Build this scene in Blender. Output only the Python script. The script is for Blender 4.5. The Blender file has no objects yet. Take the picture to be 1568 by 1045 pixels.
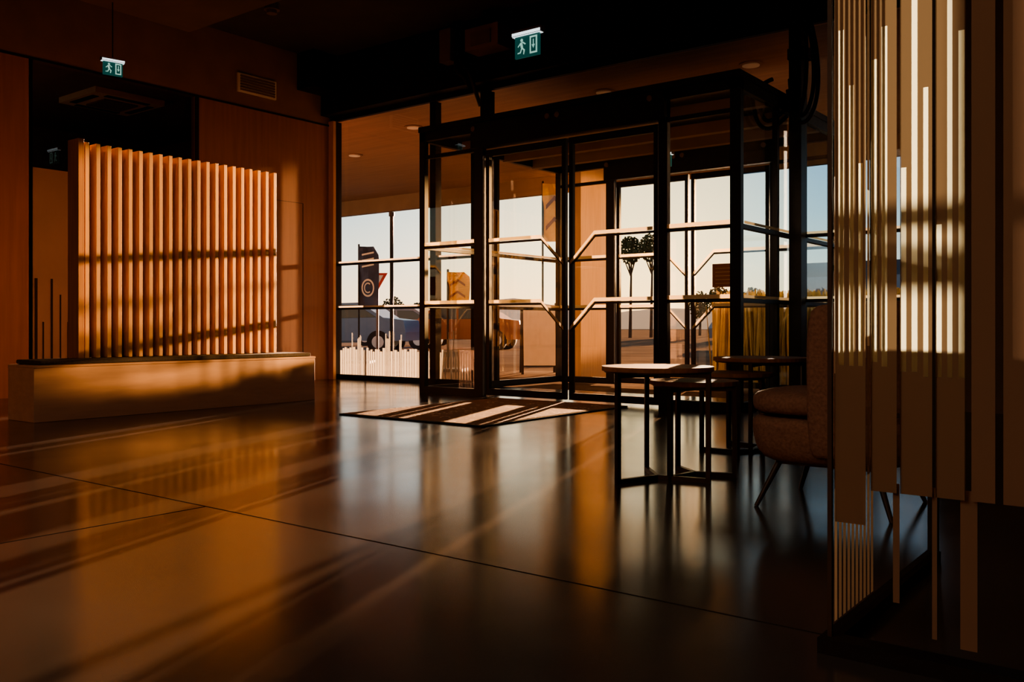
import bpy, math, random
from mathutils import Vector, Matrix
random.seed(7)
S = bpy.context.scene

# ------------------------------------------------------------------ materials
def new_mat(name):
    m = bpy.data.materials.new(name); m.use_nodes = True
    nt = m.node_tree; nt.nodes.clear()
    out = nt.nodes.new('ShaderNodeOutputMaterial')
    return m, nt, out
def pbr(name, col, rough=0.5, metal=0.0, var=0.0, scale=8.0, stretch=(1,1,1), bump=0.0, spec=0.5, emit=None, es=0, rvar=0.0):
    m, nt, out = new_mat(name)
    b = nt.nodes.new('ShaderNodeBsdfPrincipled')
    b.inputs['Base Color'].default_value = (*col, 1)
    b.inputs['Roughness'].default_value = rough
    b.inputs['Metallic'].default_value = metal
    b.inputs['Specular IOR Level'].default_value = spec
    if emit:
        b.inputs['Emission Color'].default_value = (*emit, 1)
        b.inputs['Emission Strength'].default_value = es
    if var > 0 or bump > 0 or rvar > 0:
        tc = nt.nodes.new('ShaderNodeTexCoord'); mp = nt.nodes.new('ShaderNodeMapping')
        mp.inputs['Scale'].default_value = stretch
        nz = nt.nodes.new('ShaderNodeTexNoise'); nz.inputs['Scale'].default_value = scale
        nz.inputs['Detail'].default_value = 6
        nt.links.new(tc.outputs['Object'], mp.inputs[0]); nt.links.new(mp.outputs[0], nz.inputs['Vector'])
        if var > 0:
            cr = nt.nodes.new('ShaderNodeValToRGB')
            cr.color_ramp.elements[0].position = .3; cr.color_ramp.elements[1].position = .7
            cr.color_ramp.elements[0].color = (*[c*(1-var) for c in col], 1)
            cr.color_ramp.elements[1].color = (*[min(1, c*(1+var)) for c in col], 1)
            nt.links.new(nz.outputs['Fac'], cr.inputs[0]); nt.links.new(cr.outputs[0], b.inputs['Base Color'])
        if rvar > 0:
            mr = nt.nodes.new('ShaderNodeMapRange')
            mr.inputs['From Min'].default_value = .3; mr.inputs['From Max'].default_value = .7
            mr.inputs['To Min'].default_value = rough-rvar; mr.inputs['To Max'].default_value = rough+rvar
            nt.links.new(nz.outputs['Fac'], mr.inputs['Value']); nt.links.new(mr.outputs[0], b.inputs['Roughness'])
        if bump > 0:
            bp = nt.nodes.new('ShaderNodeBump'); bp.inputs['Strength'].default_value = bump
            bp.inputs['Distance'].default_value = .01
            nt.links.new(nz.outputs['Fac'], bp.inputs['Height']); nt.links.new(bp.outputs[0], b.inputs['Normal'])
    nt.links.new(b.outputs[0], out.inputs[0])
    return m
def glass(name, tint=(1,1,1), base=.05, refl=(1,1,1)):
    m, nt, out = new_mat(name)
    tr = nt.nodes.new('ShaderNodeBsdfTransparent'); tr.inputs[0].default_value = (*tint, 1)
    gl = nt.nodes.new('ShaderNodeBsdfGlossy'); gl.inputs['Roughness'].default_value = 0.0
    gl.inputs[0].default_value = (*refl, 1)
    lw = nt.nodes.new('ShaderNodeLayerWeight'); lw.inputs[0].default_value = .5
    pw = nt.nodes.new('ShaderNodeMath'); pw.operation = 'POWER'; pw.inputs[1].default_value = 4
    ma = nt.nodes.new('ShaderNodeMath'); ma.operation = 'MULTIPLY_ADD'; ma.inputs[1].default_value = .8; ma.inputs[2].default_value = base
    mx = nt.nodes.new('ShaderNodeMixShader')
    nt.links.new(lw.outputs['Facing'], pw.inputs[0]); nt.links.new(pw.outputs[0], ma.inputs[0])
    nt.links.new(ma.outputs[0], mx.inputs[0]); nt.links.new(tr.outputs[0], mx.inputs[1]); nt.links.new(gl.outputs[0], mx.inputs[2])
    nt.links.new(mx.outputs[0], out.inputs[0])
    return m
TRANS=set()
def translucent(key, name, tcol, dcol, fac=.6):
    TRANS.add(key)
    m, nt, out = new_mat(name)
    tr = nt.nodes.new('ShaderNodeBsdfTranslucent'); tr.inputs[0].default_value = (*tcol, 1)
    d = nt.nodes.new('ShaderNodeBsdfDiffuse'); d.inputs[0].default_value = (*dcol, 1)
    mx = nt.nodes.new('ShaderNodeMixShader'); mx.inputs[0].default_value = fac
    nt.links.new(d.outputs[0], mx.inputs[1]); nt.links.new(tr.outputs[0], mx.inputs[2]); nt.links.new(mx.outputs[0], out.inputs[0])
    return m

M = {}
M['black'] = pbr('black_aluminium', (.014,.012,.012), .5, 0.0, var=.2, scale=30, spec=.25)
M['steel'] = pbr('black_steel', (.025,.018,.015), .4, .3, var=.2, scale=30)
M['floor'] = pbr('polished_concrete', (.052,.046,.044), .18, 0, var=.16, scale=1.3, bump=.012, spec=.85, rvar=.04)
M['joint'] = pbr('joint_sealant', (.035,.028,.024), .9, var=.1, spec=0)
M['ceil'] = pbr('dark_ceiling_paint', (.06,.047,.042), .9, var=.1, scale=3)
M['ceil2'] = pbr('soffit_plaster', (.15,.105,.085), .9, var=.1, scale=3)
M['wall'] = pbr('left_wall_plaster', (.22,.13,.088), .8, var=.1, scale=3)
M['woodwall'] = pbr('wood_veneer', (.30,.135,.076), .5, var=.12, scale=3, stretch=(6,6,.4))
M['wood'] = pbr('oak_slats', (.60,.34,.15), .5, var=.12, scale=4, stretch=(12,12,.5))
M['woodback'] = pbr('oak_backing', (.32,.14,.055), .6, var=.2, scale=4, stretch=(12,12,.5))
M['bench'] = pbr('bench_plywood', (.46,.27,.18), .5, var=.08, scale=4, stretch=(4,1,8))
M['cushion'] = pbr('bench_cushion_fabric', (.05,.038,.034), .9, var=.3, scale=60, bump=.2)
M['tabletop'] = pbr('table_oak', (.24,.12,.06), .65, var=.25, scale=5, stretch=(2,14,2), spec=.2)
M['fabric'] = pbr('armchair_fabric', (.21,.13,.10), .95, var=.2, scale=80, bump=.4, spec=.1)
M['glass'] = glass('clear_glass', (.93,.92,.90), .04)
M['glasswarm'] = glass('door_glass', (.95,.91,.80), .05)
M['glassblue'] = glass('blue_tinted_glass', (.56,.72,.86), .05)
M['glassdark'] = glass('dark_partition_glass', (.50,.42,.36), .06)
M['cream'] = translucent('cream','cream_glass_film', (.40,.32,.20), (.6,.52,.40), .5)
M['decal'] = translucent('decal','white_glass_film', (.30,.28,.22), (.85,.80,.70), .45)
M['frost'] = pbr('frosted_film', (.32,.22,.15), .45, var=.1, scale=2)
M['barlit'] = translucent('barlit','sunlit_batten', (.95,.78,.52), (.5,.36,.22), .93)  # bright copy of the battens, sun stripes put into the colour
M['bardim'] = translucent('bardim','shaded_batten', (.18,.11,.06), (.42,.30,.21), .5)  # dull copy of the same battens, shade around the stripes painted in
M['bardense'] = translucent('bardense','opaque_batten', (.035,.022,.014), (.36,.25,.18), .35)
M['bardark'] = pbr('dark_batten', (.05,.03,.02), .6, var=.2)
M['soffit'] = pbr('canopy_soffit_wood', (.25,.16,.12), .7, var=.10, scale=2, stretch=(.5,6,1), spec=.1)
M['fascia'] = pbr('canopy_fascia', (.18,.11,.075), .7, var=.12, scale=2)
M['pave'] = pbr('outdoor_paving', (.20,.15,.11), 1, var=.25, scale=.6, spec=0)
M['grass'] = pbr('dry_grass', (.55,.42,.18), .9, var=.3, scale=2)
M['white'] = pbr('white_plastic', (.7,.68,.62), .5, var=.05)
M['grey'] = pbr('grey_plastic', (.16,.11,.09), .5, var=.1)
M['navy'] = pbr('navy_flag_cloth', (.05,.075,.14), .8, var=.2, scale=5)
M['yellow'] = pbr('yellow_flag_cloth', (.80,.56,.12), .8, var=.1, scale=5)
M['red'] = pbr('sign_red', (.5,.04,.02), .5, var=.05)
M['brownink'] = pbr('brown_print', (.20,.09,.04), .7, var=.1)
M['green'] = pbr('exit_sign_green', (.01,.06,.055), .4, emit=(.02,.18,.16), es=.2, var=.05)
M['signwhite'] = pbr('exit_sign_white', (.5,.7,.65), .4, emit=(.5,1,.85), es=.35, var=.02)
M['lampwhite'] = pbr('exit_lamp_diffuser', (.8,.9,.9), .4, emit=(.8,.95,1), es=.9, var=.02)
M['carblue'] = pbr('car_paint_blue', (.12,.18,.28), .3, .1, var=.05)
M['carwhite'] = pbr('car_paint_silver', (.22,.22,.22), .4, .1, var=.05)
M['carred'] = pbr('car_paint_copper', (.42,.14,.05), .3, .1, var=.05)
M['carglass'] = pbr('car_glass', (.02,.03,.04), .1, var=.05)
M['tyre'] = pbr('tyre_rubber', (.02,.02,.02), .8, var=.2)
M['bark'] = pbr('tree_bark', (.06,.04,.03), .9, var=.3)
M['leaf'] = pbr('tree_leaves', (.05,.06,.025), .8, var=.4, scale=1)
M['hill'] = pbr('hazy_hills', (.40,.30,.25), 1, var=.15, scale=.02, emit=(.62,.40,.28), es=.55, spec=0)  # emission paints warm haze onto the hills
M['bld'] = pbr('far_building_cladding', (.10,.12,.15), .6, var=.2, scale=.5)
M['bldwin'] = pbr('far_building_windows', (.25,.3,.36), .2, var=.2, scale=.5)
M['bldwarm'] = pbr('far_building_brick', (.42,.22,.11), .8, var=.2, scale=.5)

def rug_mat():
    m, nt, out = new_mat('woven_doormat')
    b = nt.nodes.new('ShaderNodeBsdfPrincipled'); b.inputs['Roughness'].default_value = .95
    tc = nt.nodes.new('ShaderNodeTexCoord')
    v = nt.nodes.new('ShaderNodeTexVoronoi'); v.inputs['Scale'].default_value = 9; v.distance = 'MANHATTAN'
    n = nt.nodes.new('ShaderNodeTexNoise'); n.inputs['Scale'].default_value = 4
    w = nt.nodes.new('ShaderNodeTexWave'); w.inputs['Scale'].default_value = 40; w.inputs['Distortion'].default_value = 1
    cr = nt.nodes.new('ShaderNodeValToRGB'); cr.color_ramp.interpolation = 'CONSTANT'
    e = cr.color_ramp.elements; e[0].color = (.20,.12,.08,1); e[1].position = .42; e[1].color = (.75,.55,.38,1)
    e2 = e.new(.56); e2.color = (.42,.26,.17,1)
    nt.links.new(tc.outputs['Object'], v.inputs['Vector']); nt.links.new(tc.outputs['Object'], n.inputs['Vector'])
    nt.links.new(tc.outputs['Object'], w.inputs['Vector'])
    mx = nt.nodes.new('ShaderNodeMath'); mx.operation = 'MULTIPLY_ADD'; mx.inputs[1].default_value = .6
    nt.links.new(v.outputs['Distance'], mx.inputs[0]); nt.links.new(n.outputs['Fac'], mx.inputs[2])
    sb = nt.nodes.new('ShaderNodeMath'); sb.operation = 'SUBTRACT'; sb.inputs[1].default_value = .2
    nt.links.new(mx.outputs[0], sb.inputs[0]); nt.links.new(sb.outputs[0], cr.inputs[0])
    nt.links.new(cr.outputs[0], b.inputs['Base Color'])
    bp = nt.nodes.new('ShaderNodeBump'); bp.inputs['Strength'].default_value = .6; bp.inputs['Distance'].default_value = .01
    nt.links.new(w.outputs['Fac'], bp.inputs['Height']); nt.links.new(bp.outputs[0], b.inputs['Normal'])
    nt.links.new(b.outputs[0], out.inputs[0])
    return m
M['rug'] = rug_mat()

# ------------------------------------------------------------------ builder
class B:
    def __init__(s): s.v=[]; s.f=[]; s.m=[]; s.ml=[]
    def mi(s, k):
        if k not in s.ml: s.ml.append(k)
        return s.ml.index(k)
    def raw(s, vs, fs, mat):
        o=len(s.v); s.v += [tuple(p) for p in vs]; i=s.mi(mat)
        for f in fs: s.f.append([o+k for k in f]); s.m.append(i)
    def box(s, x0,x1,y0,y1,z0,z1, mat):
        if mat in TRANS:      # thin translucent films are single sheets
            if (y1-y0)<=(x1-x0): y=(y0+y1)/2; s.quad([(x0,y,z0),(x1,y,z0),(x1,y,z1),(x0,y,z1)],mat)
            else: x=(x0+x1)/2; s.quad([(x,y0,z0),(x,y1,z0),(x,y1,z1),(x,y0,z1)],mat)
            return
        vs=[(x,y,z) for z in (z0,z1) for y in (y0,y1) for x in (x0,x1)]
        s.raw(vs, [(0,2,3,1),(4,5,7,6),(0,1,5,4),(2,6,7,3),(0,4,6,2),(1,3,7,5)], mat)
    def quad(s, pts, mat): s.raw(pts, [tuple(range(len(pts)))], mat)
    def prism(s, pts, ext, mat):
        n=len(pts); e=Vector(ext); a=[Vector(p) for p in pts]; b=[p+e for p in a]
        fs=[tuple(range(n))[::-1], tuple(range(n,2*n))]+[(i,(i+1)%n,n+(i+1)%n,n+i) for i in range(n)]
        s.raw(a+b, fs, mat)
    def cyl(s, p0, p1, r0, mat, r1=None, n=12):
        p0=Vector(p0); p1=Vector(p1); r1=r0 if r1 is None else r1
        d=(p1-p0).normalized(); u=d.orthogonal().normalized(); w=d.cross(u)
        vs=[p0+(u*math.cos(2*math.pi*i/n)+w*math.sin(2*math.pi*i/n))*r0 for i in range(n)]
        vs+=[p1+(u*math.cos(2*math.pi*i/n)+w*math.sin(2*math.pi*i/n))*r1 for i in range(n)]
        s.raw(vs, [tuple(range(n))[::-1], tuple(range(n,2*n))]+[(i,(i+1)%n,n+(i+1)%n,n+i) for i in range(n)], mat)
    def bar(s, pts, t, y0, y1, mat):   # poly-line in XZ with vertical thickness t
        for (xa,za),(xb,zb) in zip(pts, pts[1:]):
            q=[(xa,y0,za-t/2),(xb,y0,zb-t/2),(xb,y0,zb+t/2),(xa,y0,za+t/2)]
            if mat in TRANS: s.quad(q,mat)
            else: s.prism(q, (0,y1-y0,0), mat)
    def done(s, name, bevel=0, smooth=False, sub=0, parent=None, loc=None, rot=0):
        me=bpy.data.meshes.new(name)
        if loc is None:
            c=Vector([ (min(p[i] for p in s.v)+max(p[i] for p in s.v))/2 for i in range(3)])
            c.z=min(p[2] for p in s.v)
            vs=[tuple(Vector(p)-c) for p in s.v]
        else: c=Vector(loc); vs=s.v
        me.from_pydata(vs, [], s.f); 
        for k in s.ml: me.materials.append(M[k])
        for p,i in zip(me.polygons, s.m): p.material_index=i; p.use_smooth=smooth
        me.update()
        o=bpy.data.objects.new(name, me); S.collection.objects.link(o); o.location=c; o.rotation_euler.z=rot
        if bevel:
            b=o.modifiers.new('bevel','BEVEL'); b.width=bevel; b.segments=3; b.limit_method='ANGLE'; b.angle_limit=.6
        if sub:
            b=o.modifiers.new('sub','SUBSURF'); b.levels=sub; b.render_levels=sub
        if parent: o.parent=parent
        return o

XL, YF, ZC = -9.9, 8.72, 4.5      # left wall, facade, ceiling
# ------------------------------------------------------------------ room shell
b=B(); b.box(-13.5,3.6,-6,YF+.1,-.12,0,'floor')
for y in (-2.6,2.2,):
    b.box(XL,3.4,y-.003,y+.003,0,.0008,'joint')
b.box(-3.303,-3.297,-5.8,2.2,0,.0008,'joint')
b.done('floor')
b=B(); b.box(-13.5,3.6,-6,YF+.1,ZC,ZC+.15,'ceil'); b.done('ceiling')
b=B(); b.box(-8.96,3.5,-6,5.76,4.02,ZC,'ceil2'); b.done('ceiling_bulkhead')
b=B(); b.box(-10.05,3.6,-6.15,-6,0,ZC,'wall'); b.done('wall_back')
b=B(); b.box(3.5,3.65,-6,YF+.1,0,ZC,'ceil2'); b.done('wall_right')
b=B()
b.box(XL-.12,XL,-6,4.5,0,3.6,'woodwall')
b.box(XL-.12,XL,-6,YF,3.6,ZC,'wall')
b.box(XL-.12,XL,6.47,YF,0,3.6,'woodwall')
for z0,z1,y0,y1 in ((0,2.45,7.62,7.625),(0,2.45,8.12,8.125),(2.445,2.45,7.62,8.12)):
    b.box(XL,XL+.004,y0-.003,y1+.003,z0,z1,'bardark')
b.box(XL,XL+.012,-6,YF-.1,3.59,3.615,'black')
b.box(XL,XL+.015,6.44,6.49,0,3.6,'black')
b.done('wall_left')
b=B()
b.quad([(XL-.03,4.5,2.45),(XL-.03,6.45,2.45),(XL-.03,6.45,3.6),(XL-.03,4.5,3.6)],'glassdark')
b.box(XL-.05,XL-.02,4.5,6.45,0,2.45,'frost')
b.box(XL-.06,XL,4.46,4.5,0,3.6,'black')
y=4.53
while y<6.3:
    h=random.choice([.35,.7,.9,1.3,1.0,.5]); b.box(XL-.019,XL-.012,y,y+.012+random.random()*.015,.06,.5+h*.85,'black'); y+=.07+random.random()*.03
b.done('window_partition')
b=B()
b.box(-13.4,-13.3,2,8,0,3.7,'wall'); b.box(-13.4,XL-.13,1.9,2,0,3.7,'wall'); b.box(-13.4,XL-.13,8,8.1,0,3.7,'wall')
b.done('wall_side_room')
b=B(); b.box(-13.4,XL-.13,2,8,3.62,3.72,'ceil2'); b.done('ceiling_side_room')
b=B(); cx,cy,z=-10.95,5.95,3.60
b.box(cx-.45,cx+.45,cy-.45,cy+.45,z-.05,z+.02,'white')
b.box(cx-.22,cx+.22,cy-.22,cy+.22,z-.07,z-.05,'grey')
for a in range(4):
    dx,dy=[(1,0),(0,1),(-1,0),(0,-1)][a]
    ex,ey=cx+dx*.36,cy+dy*.36
    b.box(ex-(.04 if dx else .28),ex+(.04 if dx else .28),ey-(.04 if dy else .28),ey+(.04 if dy else .28),z-.058,z-.05,'black')
b.done('ceiling_air_conditioner')
b=B()
b.box(XL,XL+.03,7.05,7.65,3.78,4.02,'white')
for i in range(6): b.box(XL+.03,XL+.045,7.08,7.62,3.80+i*.035,3.822+i*.035,'grey')
b.done('ventilation_grille')

# ------------------------------------------------------------------ facade
b=B()
b.box(XL,3.5,YF-.28,YF+.12,3.72,ZC,'black')
b.box(XL,3.5,YF-.10,YF-.04,3.66,3.72,'black')
b.box(XL,XL+.35,YF-.7,YF-.28,4.0,ZC,'black')
b.done('wall_front')
b=B(); b.box(-1.9,3.5,YF-.05,YF+.12,0,3.72,'ceil2'); b.done('wall_front_side')
b=B(); b.box(-3.18,-3.06,YF-.24,YF-.12,0,3.72,'black'); b.box(-3.18,-3.0,YF-.28,YF-.1,3.3,3.4,'black'); b.done('steel_column')
VX0,VX1,VY0,VY1,VH=-7.01,-3.20,7.43,10.1,2.92
def frame_window(name,x0,x1,gl,mulls,zt=3.66,film=False):
    b=B(); d0,d1=YF-.05,YF+.03
    b.box(x0,x1,d0,d1,0,.07,'black')
    for mx_,w in mulls: b.box(mx_-w/2,mx_+w/2,d0-.03,d1,0.0,zt,'black')
    for z in (1.01,1.64):
        b.box(x0,x1,d0+.01,d1-.01,z-.025,z+.005,'black'); b.box(x0,x1,d0,d0+.012,z+.005,z+.028,'cream')
    b.quad([(x0,YF,.05),(x1,YF,.05),(x1,YF,zt),(x0,YF,zt)],gl)
    if film:
        x=XL+.10
        while x<-7.2:
            w=.028+random.random()*.02; h=.40+random.random()*.06
            if random.random()<.22: h=.56+random.random()*.14; w=.014
            b.box(x,x+w,YF-.012,YF-.006,.07,h,'decal'); x+=w+.010
    b.done(name)
frame_window('window_1',XL+.02,-7.02,'glass',[(XL+.05,.07),(-7.95,.10),(-7.08,.14)],film=True)
frame_window('window_2',-3.18,-1.9,'glassblue',[(-3.14,.08),(-2.45,.05),(-1.93,.06)])
b=B(); b.quad([(VX0,YF,VH+.07),(VX1,YF,VH+.07),(VX1,YF,3.66),(VX0,YF,3.66)],'glass'); b.done('window_3')
b=B(); b.box(XL,XL+.10,YF-.14,YF-.09,0,3.66,'wood'); b.done('trim_1')

# ------------------------------------------------------------------ vestibule
def leaf(name, x0, x1, y, side, mat='glasswarm'):
    b=B(); t=.022
    st=.045
    b.box(x0,x0+st,y-t,y+t,.02,2.62,'black'); b.box(x1-st,x1,y-t,y+t,.02,2.62,'black')
    b.box(x0+st,x1-st,y-t,y+t,.02,.09,'black'); b.box(x0+st,x1-st,y-t,y+t,2.55,2.62,'black')
    b.quad([(x0+st,y,.09),(x1-st,y,.09),(x1-st,y,2.55),(x0+st,y,2.55)],mat)
    for z in (1.01,1.66):
        if side>0: pts=[(x0+st,z),(x1-.30,z),(x1-.02,z-.28)]
        else: pts=[(x0+.02,z-.28),(x0+.30,z),(x1-st,z)]
        b.bar([(p[0],p[1]-.030) for p in pts],.022,y-.02,y-.006,'black')
        b.bar(pts,.035,y-.032,y-.03,'cream')
    b.done(name)
def front(b, y, glassmat):
    t=.03
    for x0,x1 in ((VX0,VX0+.08),(-6.21,-6.09),(-4.0,-3.91),(VX1-.10,VX1)): b.box(x0,x1,y-t,y+t,0,VH,'black')
    b.box(VX0,VX1,y-t,y+t,VH-.10,VH,'black')
    b.box(-6.21,-3.91,y-t-.06,y+t,2.64,VH-.02,'black')
    for x in (-6.16,-5.2,-5.08,-4.05): b.cyl((x,y-t-.06,2.84),(x,y-t-.085,2.84),.028,'grey')
    for x0,x1 in ((VX0+.08,-6.21),(-3.91,VX1-.10)):
        b.box(x0,x1,y-t,y+t,0,.08,'black'); b.box(x0,x1,y-.02,y+.02,2.62,2.66,'black')
        for z in (1.01,1.66):
            b.box(x0,x1,y-.025,y+.025,z-.045,z-.015,'black'); b.box(x0,x1,y-.034,y-.032,z-.015,z+.022,'cream')
        b.quad([(x0,y,.08),(x1,y,.08),(x1,y,VH-.1),(x0,y,VH-.1)],glassmat)
b=B()
front(b,VY0,'glasswarm')
front(b,VY1,'glasswarm')
for x,gm in ((VX0+.04,'glass'),(VX1-.04,'glassblue')):
    b.quad([(x,VY0+.05,.08),(x,VY1-.05,.08),(x,VY1-.05,VH-.1),(x,VY0+.05,VH-.1)],gm)
    for z0,z1 in ((0,.08),(VH-.10,VH),(.96,.998),(1.61,1.648)): b.box(x-.03,x+.03,VY0+.03,VY1-.03,z0,z1,'black')
    for z in (1.0,1.65): b.box(x+.036,x+.038,VY0+.05,VY1-.05,z,z+.025,'cream')
    for yy in (8.30,YF+.02): b.box(x-.025,x+.025,yy-.025,yy+.025,0,VH,'black')
b.box(VX0,VX1,VY0-.05,VY1+.05,VH,VH+.06,'black')
for yy in (8.1,8.9,9.5): b.box(VX0+.05,VX1-.05,yy-.05,yy+.05,VH-.12,VH,'fascia')
b.done('entrance_vestibule')
leaf('door_1',-6.07,-5.05,VY0+.02,1); leaf('door_2',-5.01,-4.02,VY0+.02,-1)
leaf('door_3',-6.07,-5.05,VY1+.02,1); leaf('door_4',-5.01,-4.02,VY1+.02,-1)
b=B(); b.box(-4.72,-4.36,VY1-.02,VY1-.012,1.22,1.50,'brownink'); 
for i in range(5): b.box(-4.68,-4.42,VY1-.024,VY1-.020,1.26+i*.045,1.268+i*.045,'cream')
b.done('notice_sheet')

def cable(name, strands, r=.018, mat='black'):
    cu=bpy.data.curves.new(name,'CURVE'); cu.dimensions='3D'; cu.bevel_depth=r; cu.bevel_resolution=3
    for pts in strands:
        sp=cu.splines.new('NURBS'); sp.points.add(len(pts)-1)
        for p,q in zip(sp.points,pts): p.co=(*q,1)
        sp.use_endpoint_u=True; sp.order_u=3
    cu.materials.append(M[mat]); o=bpy.data.objects.new(name,cu); S.collection.objects.link(o); return o
yc=YF-.32
cable('cable_bundle',[
 [(-3.15,yc,4.5),(-3.17,yc,4.1),(-3.05,yc-.02,3.8),(-2.93,yc,3.5),(-2.90,yc,3.0),(-2.98,yc,2.72),(-3.12,yc,2.75),(-3.14,yc,3.1)],
 [(-3.12,yc,4.5),(-3.10,yc,4.1),(-2.98,yc-.02,3.75),(-2.88,yc-.03,3.4),(-2.86,yc,2.95),(-2.95,yc,2.66),(-3.12,yc,2.68),(-3.16,yc,3.0)],
 [(-3.0,yc-.03,3.9),(-2.96,yc-.03,3.3),(-2.99,yc-.04,2.8),(-3.08,yc-.03,2.65)],
 [(-3.16,yc-.02,2.75),(-3.3,yc-.02,2.62),(-3.46,yc-.02,2.7),(-3.5,yc-.02,2.95),(-3.42,yc-.02,3.1),(-3.3,yc-.02,3.12)],
 [(-3.18,yc-.04,2.8),(-3.3,yc-.04,2.7),(-3.40,yc-.04,2.75),(-3.43,yc-.04,2.95),(-3.36,yc-.04,3.04)],
],.02)
cable('conduit_pipe',[
 [(-7.25,YF-.35,4.5),(-7.25,YF-.35,4.1),(-7.22,YF-.36,3.95),(-7.1,YF-.36,3.85),(-7.05,YF-.34,3.7),(-7.05,YF-.2,3.45)],
 [(-7.33,YF-.35,4.5),(-7.33,YF-.35,4.0),(-7.28,YF-.36,3.86),(-7.15,YF-.36,3.78),(-7.10,YF-.34,3.65)],
],.025,'steel')
b=B(); b.box(-7.5,-7.32,YF-.45,YF-.29,4.0,4.4,'ceil2'); b.done('junction_box')
b=B(); b.box(-7.0,-6.5,YF-.55,YF-.29,4.02,4.28,'wall'); b.box(-6.9,-6.6,YF-.57,YF-.55,4.06,4.22,'grey'); b.box(-6.8,-6.7,YF-.45,YF-.4,4.28,4.5,'black'); b.done('air_curtain_unit')

# ------------------------------------------------------------------ exit signs
def exit_sign(loc, rot, zc, scale=1.0):
    b=B(); s=scale
    w,h=.13*s,.095*s
    b.box(-w,w,-.012,.012,-h,h,'green')
    f=-.0135
    b.quad([(x*s,f,z*s) for x,z in ((.03,-.075),(.11,-.075),(.11,.075),(.03,.075))],'signwhite')
    b.quad([(x*s,f-.001,z*s) for x,z in ((.045,-.06),(.095,-.06),(.095,.06),(.045,.06))],'green')
    b.cyl((-.055*s,f-.0005,.055*s),(-.055*s,f-.0015,.055*s),.014*s,'signwhite',n=14)
    for pts in ([(-.075,.035),(-.05,.04),(-.04,-.01),(-.065,-.01)],[(-.05,.035),(-.02,.012),(-.01,.02),(-.045,.045)],
                [(-.075,.03),(-.1,.005),(-.093,-.002),(-.066,.022)],[(-.045,-.01),(-.02,-.03),(-.03,-.07),(-.04,-.068),(-.036,-.035),(-.06,-.012)],
                [(-.06,-.012),(-.075,-.045),(-.1,-.048),(-.1,-.058),(-.066,-.056),(-.047,-.012)]):
        b.quad([(x*s,f,z*s) for x,z in pts],'signwhite')
    b.quad([(x*s,f-.002,z*s) for x,z in ((.065,.045),(.065,0),(.053,0),(.07,-.035),(.087,0),(.075,0),(.075,.045))],'signwhite')
    b.box(-w*1.25,w*1.25,-.03,.03,h,h+.05*s,'grey'); b.box(-w*1.15,w*1.15,-.033,-.026,h+.004,h+.028*s,'lampwhite')
    b.box(-w*1.15,w*1.15,-.025,.025,h-.004,h,'lampwhite')
    b.cyl((0,0,h+.05*s),(0,0,zc-loc[2]),.006,'black',n=8)
    b.done('exit_sign',loc=loc,rot=rot)
exit_sign((-5.2,7.0,3.46),0,ZC,1.12)
exit_sign((-8.75,4.76,3.35),math.radians(78),4.02,.72)
exit_sign((-4.82,9.05,2.60),0,VH-.0,.7)
b=B(); b.cyl((-8.6,6.6,4.42),(-8.6,6.6,4.5),.09,'grey',n=20); b.cyl((-8.6,6.6,4.38),(-8.6,6.6,4.42),.06,'grey',n=20); b.done('smoke_detector')

# ------------------------------------------------------------------ bench and slat screen
b=B()
b.box(-7.64,-7.20,3.28,6.06,0,.425,'bench')
b.box(-7.645,-7.195,3.28,6.065,.425,.445,'bench')
b.done('bench',bevel=.004)
b=B(); b.box(-7.62,-7.21,3.33,6.02,.446,.482,'cushion'); b.done('bench_cushion',bevel=.012)
b=B()
y0,y1=3.80,5.80; zb=.484; zt=2.30
b.box(-7.60,-7.575,y0,y1,zb,zt-.03,'woodback')
b.box(-7.62,-7.44,y0-.05,y0,zb,zt+.02,'woodback')
n=21
for i in range(n):
    y=y0+.035+i*(y1-y0-.07)/(n-1)
    b.box(-7.573,-7.46,y-.018,y+.018,zb,zt,'wood')
b.done('slatted_screen',bevel=.003)

b=B(); b.box(-5.80,-4.30,5.2,7.28,.0015,.014,'rug'); b.box(-5.83,-4.27,5.17,7.31,.001,.011,'black'); b.done('doormat')

# ------------------------------------------------------------------ side tables
def side_table(cx,cy,r,h,a0,name='side_table'):
    b=B(); t=.011
    b.cyl((0,0,h-.022),(0,0,h),r,'tabletop',n=48)
    b.cyl((0,0,h-.030),(0,0,h-.022),r-.012,'steel',n=48)
    lr=r-.02
    for k in range(3):
        a=math.radians(a0+120*k); c,s_=math.cos(a),math.sin(a)
        px,py=c*lr,s_*lr; nx,ny=-s_*t,c*t; ox,oy=c*t,s_*t
        def sq(x,y): return [(x-nx-ox,y-ny-oy),(x+nx-ox,y+ny-oy),(x+nx+ox,y+ny+oy),(x-nx+ox,y-ny+oy)]
        b.prism([(x,y,0) for x,y in sq(px,py)],(0,0,h-.03),'steel')
        for z in (0,h-.052):
            b.prism([(nx,ny,z),(-nx,-ny,z),(px-nx,py-ny,z),(px+nx,py+ny,z)],(0,0,.022),'steel')
    b.done(name,loc=(cx,cy,0))
side_table(-2.137,3.944,.272,.555,-109)
side_table(-2.042,4.150,.218,.480,-99)
side_table(-2.177,5.330,.285,.560,-80)
side_table(-2.215,5.020,.225,.480,-60)

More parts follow.
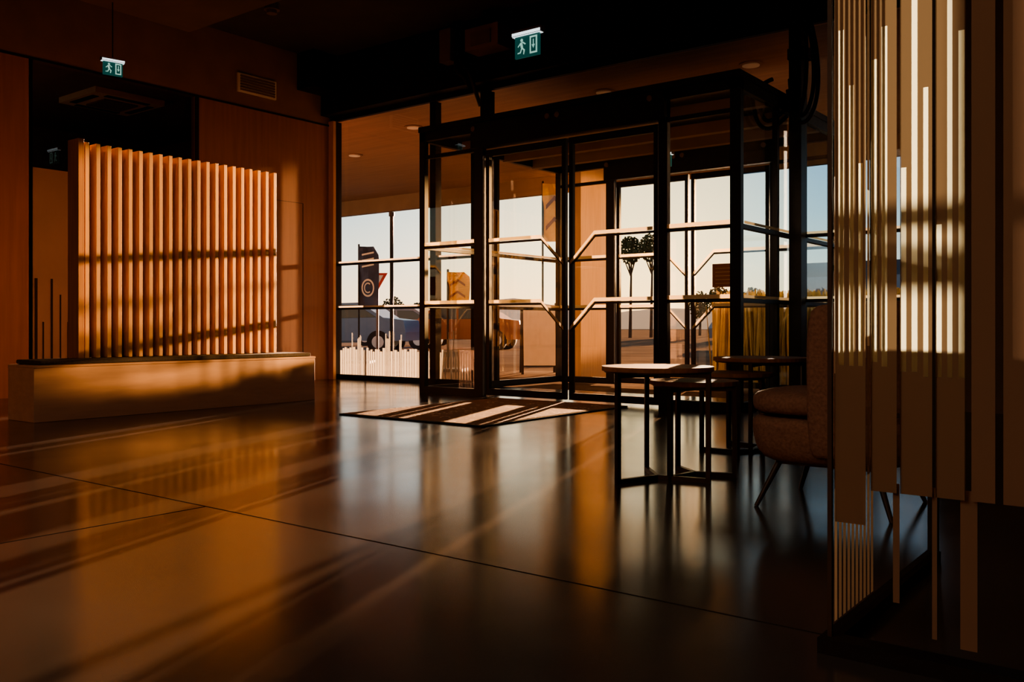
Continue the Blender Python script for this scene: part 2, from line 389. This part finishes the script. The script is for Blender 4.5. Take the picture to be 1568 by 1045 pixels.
# ------------------------------------------------------------------ armchair (faces -X)
chair=bpy.data.objects.new('armchair',None); S.collection.objects.link(chair); chair.location=(-1.22,3.86,0)
def ring_loft(rings, mat, name, closed_ends=True, sub=1):
    b=B(); n=len(rings[0]); vs=[p for r in rings for p in r]; fs=[]
    for j in range(len(rings)-1):
        for i in range(n): fs.append((j*n+i,j*n+(i+1)%n,(j+1)*n+(i+1)%n,(j+1)*n+i))
    if closed_ends: fs.append(tuple(range(n))[::-1]); fs.append(tuple(range((len(rings)-1)*n,len(rings)*n)))
    b.raw(vs,fs,mat); return b.done(name,smooth=True,sub=sub,parent=chair,loc=(0,0,0))
def se(rx,ry,z,p=3.2,n=36,ox=0):
    out=[]
    for i in range(n):
        a=2*math.pi*i/n; c,s_=math.cos(a),math.sin(a)
        out.append((ox+rx*abs(c)**(2/p)*(1 if c>0 else -1), ry*abs(s_)**(2/p)*(1 if s_>0 else -1), z))
    return out
ring_loft([se(.20,.20,.185),se(.27,.27,.19),se(.315,.31,.22),se(.335,.325,.30),se(.335,.33,.36),se(.325,.322,.385)],'fabric','seat_shell')
ring_loft([se(.31,.30,.385,3),se(.335,.325,.40,3),se(.34,.33,.44,3),se(.33,.32,.475,3),se(.26,.25,.490,3)],'fabric','seat_cushion')
rings=[]
for k in range(25):
    a=math.radians(-97+194*k/24); e=abs(k-12)/12
    top=.85-.02*e**3; bot=.20+.03*e
    sect=[]
    ri,ro=.275,.355
    if e>.95: ri+=.012; ro-=.012; top-=.02
    for r,z in ((ri,bot+.03),(ri,(bot+top)/2),(ri+.005,top-.03),(ri+.02,top),(ro-.02,top),(ro,top-.03),(ro,(bot+top)/2),(ro-.01,bot+.03),(ro-.03,bot),(ri+.02,bot)):
        sect.append((r*math.cos(a)*1.0+.0, r*math.sin(a)*1.0, z))
    rings.append(sect)
ring_loft(rings,'fabric','backrest')
b=B()
for sx,sy in ((-1,-1),(-1,1),(1,-1),(1,1)):
    b.cyl((sx*.19,sy*.19,.20),(sx*.27,sy*.26,0),.014,'steel',r1=.009,n=12)
b.box(-.20,.20,-.20,.20,.178,.192,'steel')
b.done('legs',parent=chair,loc=(0,0,0))

# ------------------------------------------------------------------ slatted glass partition on right
PY=2.10; PX=-.69
TOP=ZC-.49
b=B()
b.box(PX-.02,1.6,PY-.03,PY+.03,0,.035,'black')
b.box(PX-.02,PX+.02,PY+.03,3.1,0,.035,'black')
b.box(PX-.005,PX+.005,PY-.005,PY+.005,.035,TOP,'bardark')
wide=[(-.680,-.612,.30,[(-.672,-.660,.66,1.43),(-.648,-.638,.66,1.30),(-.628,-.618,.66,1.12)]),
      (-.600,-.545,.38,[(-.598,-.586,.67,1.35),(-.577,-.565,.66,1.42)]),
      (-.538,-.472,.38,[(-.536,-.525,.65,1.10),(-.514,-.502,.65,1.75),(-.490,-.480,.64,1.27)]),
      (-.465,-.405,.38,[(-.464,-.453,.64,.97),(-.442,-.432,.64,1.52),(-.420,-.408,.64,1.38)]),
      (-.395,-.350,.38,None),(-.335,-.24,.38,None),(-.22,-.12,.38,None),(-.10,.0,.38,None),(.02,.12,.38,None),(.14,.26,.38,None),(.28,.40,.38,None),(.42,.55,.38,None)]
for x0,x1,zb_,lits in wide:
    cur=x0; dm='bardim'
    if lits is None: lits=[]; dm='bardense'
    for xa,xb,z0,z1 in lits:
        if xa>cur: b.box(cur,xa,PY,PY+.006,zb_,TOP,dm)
        b.box(xa,xb,PY,PY+.006,zb_,z0,dm); b.box(xa,xb,PY,PY+.006,z0,z1,'barlit'); b.box(xa,xb,PY,PY+.006,z1,TOP,dm)  # sun stripe and the shade above and below it, painted as strips
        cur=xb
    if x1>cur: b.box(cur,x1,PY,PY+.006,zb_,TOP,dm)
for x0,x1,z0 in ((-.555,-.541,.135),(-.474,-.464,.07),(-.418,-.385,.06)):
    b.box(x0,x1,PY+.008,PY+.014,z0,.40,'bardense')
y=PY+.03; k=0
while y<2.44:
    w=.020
    segs=[(.06,.37,'barlit'),(.37,.64+.03*(k%3),'bardim'),(.64+.03*(k%3),1.1+.13*((k*5)%4),'barlit'),(1.1+.13*((k*5)%4),TOP,'bardim')]  # sunlit and shaded bands painted along each return strip
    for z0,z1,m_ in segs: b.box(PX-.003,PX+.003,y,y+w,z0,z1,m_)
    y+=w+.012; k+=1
b.quad([(PX+.01,PY+.02,.035),(PX+.01,3.1,.035),(PX+.01,3.1,TOP),(PX+.01,PY+.02,TOP)],'glass')
b.box(PX-.015,PX+.015,3.08,3.1,.035,TOP,'black')
b.done('slatted_partition')

# ------------------------------------------------------------------ outdoors
b=B(); b.box(-120,120,YF+.12,260,-.2,-.02,'pave'); b.done('ground_outdoor')
b=B(); b.box(-45,3.65,YF+.12,15,3.8,3.95,'soffit'); b.box(-45,3.65,15,15.15,3.45,4.1,'fascia')
for x,y in ((-9.6,10),(-6.2,10),(-4.2,10),(-9.6,12.5),(-6.2,12.5),(-12,11)):
    b.cyl((x,y,3.785),(x,y,3.8),.14,'soffit',n=24); b.cyl((x,y,3.775),(x,y,3.785),.10,'white',n=24)
b.done('entrance_canopy')
b=B(); b.box(-6.98,-6.85,10.45,11.25,-.02,3.8,'wood'); b.done('added_wood_panel')  # wood panel added in place of an orange reflection in the glass
b=B(); 
for _ in range(5600):
    x=random.uniform(-5.05,3); y=random.uniform(10.7,11.7); h=1.0+random.random()*.22; a=random.uniform(0,3.14); w=.022
    dx,dy=math.cos(a)*w,math.sin(a)*w; lx,ly=random.uniform(-.1,.1),random.uniform(-.1,.1)
    b.quad([(x-dx,y-dy,-.02),(x+dx,y+dy,-.02),(x+lx+dx*.5,y+ly,h),(x+lx-dx*.5,y+ly,h)],'grass')
b.done('dry_grass_border')  # dry grass, placed and sized to keep low sun off the floor
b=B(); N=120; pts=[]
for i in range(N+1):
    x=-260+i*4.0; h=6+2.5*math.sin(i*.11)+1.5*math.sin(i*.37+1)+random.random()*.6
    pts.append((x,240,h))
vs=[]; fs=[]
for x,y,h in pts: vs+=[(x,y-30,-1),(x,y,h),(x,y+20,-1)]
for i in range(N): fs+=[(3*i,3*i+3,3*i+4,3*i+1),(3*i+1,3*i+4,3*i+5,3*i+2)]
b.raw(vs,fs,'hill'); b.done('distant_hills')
def tree(x,y,h,r):
    b=B(); b.cyl((x,y,-.02),(x+.1,y,h*.8),.12,'bark',r1=.05)
    for k in range(5):
        a=k*1.26; b.cyl((x+.05,y,h*.62),(x+math.cos(a)*r*.7,y+math.sin(a)*r*.7,h*.85),.05,'bark',r1=.02,n=6)
    for _ in range(700):
        while True:
            p=Vector([random.uniform(-1,1) for _ in range(3)])
            if p.length<1: break
        q=Vector((x,y,h-r))+Vector((p.x*r,p.y*r,p.z*r*1.15))
        u=Vector([random.uniform(-1,1) for _ in range(3)]).normalized()*.11; v=u.orthogonal().normalized()*.08
        b.quad([q-u,q+v,q+u,q-v],'leaf')
    b.done('tree')
def W(d,lat): return (-.61*d+.792*lat, .792*d+.61*lat)
tx,ty=W(60,7.85); tree(tx,ty,6.6,.8)
tx,ty=W(62,9.55); tree(tx,ty,7.0,.85)
for d,lat,h,r in ((75,17.2,4.0,.9),(75,15.6,3.5,1.0),(70,18.6,3.6,1.0),(80,-10.5,3.2,1.1),(82,-8.4,2.8,.9)):
    tx,ty=W(d,lat); tree(tx,ty,h,r)
def car(x,y,rot,paint):
    b=B()
    prof=[(-2.1,.35),(-2.15,.7),(-2.0,.92),(-1.35,1.0),(-.75,1.42),(.75,1.46),(1.45,1.02),(2.05,.95),(2.12,.6),(2.1,.35)]
    b.prism([(px,-.85,pz) for px,pz in prof],(0,1.7,0),paint)
    for yy in (-.856,.846):
        b.prism([(-1.2,yy,1.0),(-.7,yy,1.36),(-.02,yy,1.39),(-.02,yy,1.0)],(0,.01,0),'carglass')
        b.prism([(.05,yy,1.0),(.05,yy,1.39),(.7,yy,1.38),(1.25,yy,1.03)],(0,.01,0),'carglass')
    for wx in (-1.3,1.3):
        for yy in (-.88,.68): b.cyl((wx,yy,.32),(wx,yy+.2,.32),.33,'tyre',n=24); b.cyl((wx,yy-.01,.32),(wx,yy+.21,.32),.18,'white',n=16)
    b.done('car',bevel=.05,loc=(x,y,-.02),rot=rot)
for d,lat,rot,p in ((27,-5.0,.5,'carblue'),(36,-4.3,.4,'carwhite'),(34,-8.4,.3,'carwhite'),(30,-1.6,.45,'carred'),(32,9.3,.9,'carblue'),(36,12.3,.8,'carwhite')):
    x,y=W(d,lat); car(x,y,rot,p)
def flag(x,y,z0,z1,w,mat,rot,ring=None):
    b=B(); b.cyl((0,0,0),(0,0,z1+.05),.02,'black',n=8)
    b.box(-.3,.3,-.3,.3,0,.05,'black')
    n=14; vs=[]; 
    for i in range(n+1):
        t=i/n; z=z0+(z1-z0)*t; ww=w*(1.0 if t<.85 else 1.0-.25*(t-.85)/.15)
        for j in range(5): vs.append((j/4*ww,.05*math.sin(j*1.2+t*5),z))
    fs=[(i*5+j,i*5+j+1,(i+1)*5+j+1,(i+1)*5+j) for i in range(n) for j in range(4)]
    b.raw(vs,fs,mat)
    if ring=='white' or ring=='navy':
        cx=w*.5; cz=(z0+z1)/2-.2*(z1-z0); R=w*.32; k=28
        for (r0,r1,a_,b_) in ((R*.80,R,0,k),(R*.45,R*.6,4,k-4)):
            for i in range(a_,b_):
                a0,a1=2*math.pi*i/k,2*math.pi*(i+1)/k
                b.quad([(cx+r0*math.cos(a0),-.09,cz+r0*math.sin(a0)*1.4),(cx+r1*math.cos(a0),-.09,cz+r1*math.sin(a0)*1.4),(cx+r1*math.cos(a1),-.09,cz+r1*math.sin(a1)*1.4),(cx+r0*math.cos(a1),-.09,cz+r0*math.sin(a1)*1.4)],ring)
        for q in range(3):
            zz=z1-.16*(z1-z0)-q*.1*(z1-z0)
            b.quad([(w*.2,-.09,zz),(w*.8,-.09,zz+.05),(w*.8,-.09,zz+.085),(w*.2,-.09,zz+.035)],ring)
    elif ring:
        h=z1-z0
        for q in range(2):       # chevron print
            zb_=z0+h*(.18+.36*q)
            for pts in ([(.15,0),(.5,.16),(.5,.24),(.15,.08)],[(.5,.16),(.85,0),(.85,.08),(.5,.24)]):
                b.quad([(w*a_,-.09,zb_+h*c_) for a_,c_ in pts],ring)
    b.done('feather_flag',loc=(x,y,-.02),rot=rot)
x,y=W(19,-3.22); flag(x,y,1.2,2.45,.42,'navy',.6,'white')
x,y=W(15.5,-1.1); flag(x,y,1.15,1.7,.38,'yellow',.5,'brownink')
x,y=W(17.6,.60); flag(x,y,2.42,3.55,.48,'yellow',.5,'brownink')
x,y=W(20,-2.98)
b=B(); b.cyl((0,0,0),(0,0,2.1),.03,'grey',n=10)
b.prism([(-.24,-.04,1.95),(0,-.04,1.53),(.24,-.04,1.95)],(0,.01,0),'red'); b.prism([(-.14,-.045,1.90),(0,-.045,1.65),(.14,-.045,1.90)],(0,.004,0),'white')
b.done('yield_sign',loc=(x,y,-.02),rot=.6)
x,y=W(22,-2.93)
b=B(); b.cyl((0,0,0),(0,0,3.5),.045,'black',n=12); b.cyl((0,0,0),(0,0,.3),.09,'black',n=12); b.cyl((0,0,3.45),(0,0,3.55),.07,'black',n=12); b.done('street_pole',loc=(x,y,-.02))
def aboard(x,y,rot,m='white'):
    b=B()
    for s_ in (-1,1):
        p=[(-.3,s_*.28,0),(.3,s_*.28,0),(.3,s_*.03,1.15),(-.3,s_*.03,1.15)]
        b.prism([p[0],(-.26,s_*.28,0),(-.26,s_*.03,1.15),p[3]],(0,.02,0),'steel'); b.prism([(.26,s_*.28,0),p[1],p[2],(.26,s_*.03,1.15)],(0,.02,0),'steel')
        b.prism([(-.26,s_*.25,.14),(.26,s_*.25,.14),(.26,s_*.04,1.12),(-.26,s_*.04,1.12)],(0,.015,0),m)
    b.done('sandwich_board',loc=(x,y,-.02),rot=rot)
aboard(-8.65,11.95,.7)
b=B(); x,y=W(60,25.5)
b.box(x-7,x+14,y,y+10,-.02,5.2,'bld')
for i in range(8): b.box(x-6+i*2.4,x-4.4+i*2.4,y-.05,y,2.6,4.2,'bldwin')
b.box(x-7,x+14,y-1,y,1.9,2.2,'brownink')
b.done('distant_building')
b=B(); x,y=W(55,-6.5)
b.prism([(x-8,y,-.02),(x+2.5,y,-.02),(x+2.5,y,1.1),(x-2.5,y,1.5),(x-8,y,1.1)],(0,6,0),'bldwarm')
for i in range(4): b.box(x-7+i*2.4,x-5.6+i*2.4,y-.05,y,.4,1.0,'bld')
b.done('distant_warehouse')

# ------------------------------------------------------------------ world
w=bpy.data.worlds.new('evening_sky'); S.world=w; w.use_nodes=True; nt=w.node_tree; nt.nodes.clear()
out=nt.nodes.new('ShaderNodeOutputWorld'); bg=nt.nodes.new('ShaderNodeBackground')
tc=nt.nodes.new('ShaderNodeTexCoord'); sep=nt.nodes.new('ShaderNodeSeparateXYZ')
nt.links.new(tc.outputs['Generated'],sep.inputs[0])
cr=nt.nodes.new('ShaderNodeValToRGB'); e=cr.color_ramp.elements
e[0].position=0; e[0].color=(.95,.58,.30,1); e[1].position=1; e[1].color=(.04,.07,.14,1)
for p,c in ((.03,(.82,.62,.42)),(.07,(.58,.58,.50)),(.12,(.34,.45,.49)),(.18,(.20,.34,.45)),(.4,(.12,.18,.26))):
    q=e.new(p); q.color=(*c,1)
nt.links.new(sep.outputs['Z'],cr.inputs[0])
gd=Vector((-.61+.792*.12,.792+.61*.12,.06)).normalized()
dot=nt.nodes.new('ShaderNodeVectorMath'); dot.operation='DOT_PRODUCT'; dot.inputs[1].default_value=gd
nt.links.new(tc.outputs['Generated'],dot.inputs[0])
mxx=nt.nodes.new('ShaderNodeMath'); mxx.operation='MAXIMUM'; mxx.inputs[1].default_value=0; nt.links.new(dot.outputs['Value'],mxx.inputs[0])
pw=nt.nodes.new('ShaderNodeMath'); pw.operation='POWER'; pw.inputs[1].default_value=38; nt.links.new(mxx.outputs[0],pw.inputs[0])
mix=nt.nodes.new('ShaderNodeMix'); mix.data_type='RGBA'; mix.blend_type='ADD'
mix.inputs[7].default_value=(.75,.48,.16,1)
nt.links.new(pw.outputs[0],mix.inputs[0]); nt.links.new(cr.outputs[0],mix.inputs[6]); nt.links.new(mix.outputs[2],bg.inputs[0])
bg.inputs[1].default_value=1.6
nt.links.new(bg.outputs[0],out.inputs[0])

# ------------------------------------------------------------------ lights
def aim(o,d): o.rotation_euler=Vector(d).to_track_quat('-Z','Y').to_euler()
el=math.radians(5.3)
L=bpy.data.lights.new('sun','SUN'); L.energy=33; L.color=(1,.57,.34); L.angle=math.radians(.35)
o=bpy.data.objects.new('sun',L); S.collection.objects.link(o); o.location=(-8,20,6)
aim(o,(.339*math.cos(el),-.941*math.cos(el),-math.sin(el)))
def spot(pos,tgt,P,ang,r=.1,col=(1,.56,.25)):
    L=bpy.data.lights.new('added_warm_spot','SPOT'); L.energy=P; L.color=col; L.spot_size=math.radians(ang); L.spot_blend=.3; L.shadow_soft_size=r
    o=bpy.data.objects.new('added_warm_spot',L); S.collection.objects.link(o); o.location=pos; aim(o,Vector(tgt)-Vector(pos))
for k in range(5):
    s=(k-2)*.5
    spot((.37+s*.91,22.1-s*.42,3.0),(-7.4,5.1,1.3),13500,7.2,r=.10)  # added spots in place of sun reflected from unseen glass
spot((2.0,17.5,2.6),(-6.85,10.8,1.6),4000,14,col=(1,.5,.2))  # added spot that makes the outdoor wood panel glow orange
L=bpy.data.lights.new('added_fill','AREA'); L.energy=85; L.color=(1,.68,.46); L.size=4  # unseen warm fill added behind the camera to lift the dark lobby
o=bpy.data.objects.new('added_fill',L); S.collection.objects.link(o); o.location=(-3,-2,4.0)
L=bpy.data.lights.new('side_room_fill','POINT'); L.energy=14; L.color=(1,.6,.35); L.shadow_soft_size=.2  # added fill so the air conditioner shows in the black side room
o=bpy.data.objects.new('side_room_fill',L); S.collection.objects.link(o); o.location=(-11.6,3.6,2.2)

# ------------------------------------------------------------------ camera
cam=bpy.data.cameras.new('camera'); co=bpy.data.objects.new('camera',cam); S.collection.objects.link(co)
co.location=(0,0,.75); co.rotation_euler=(math.radians(90),0,math.radians(37.6))
cam.sensor_width=36; cam.lens=31.75; cam.shift_y=-.01435; cam.clip_end=600; cam.clip_start=.05
S.camera=co
S.view_settings.view_transform='AgX'
S.view_settings.exposure=.6
try: S.view_settings.look='AgX - Medium High Contrast'
except Exception as ex: print(ex)
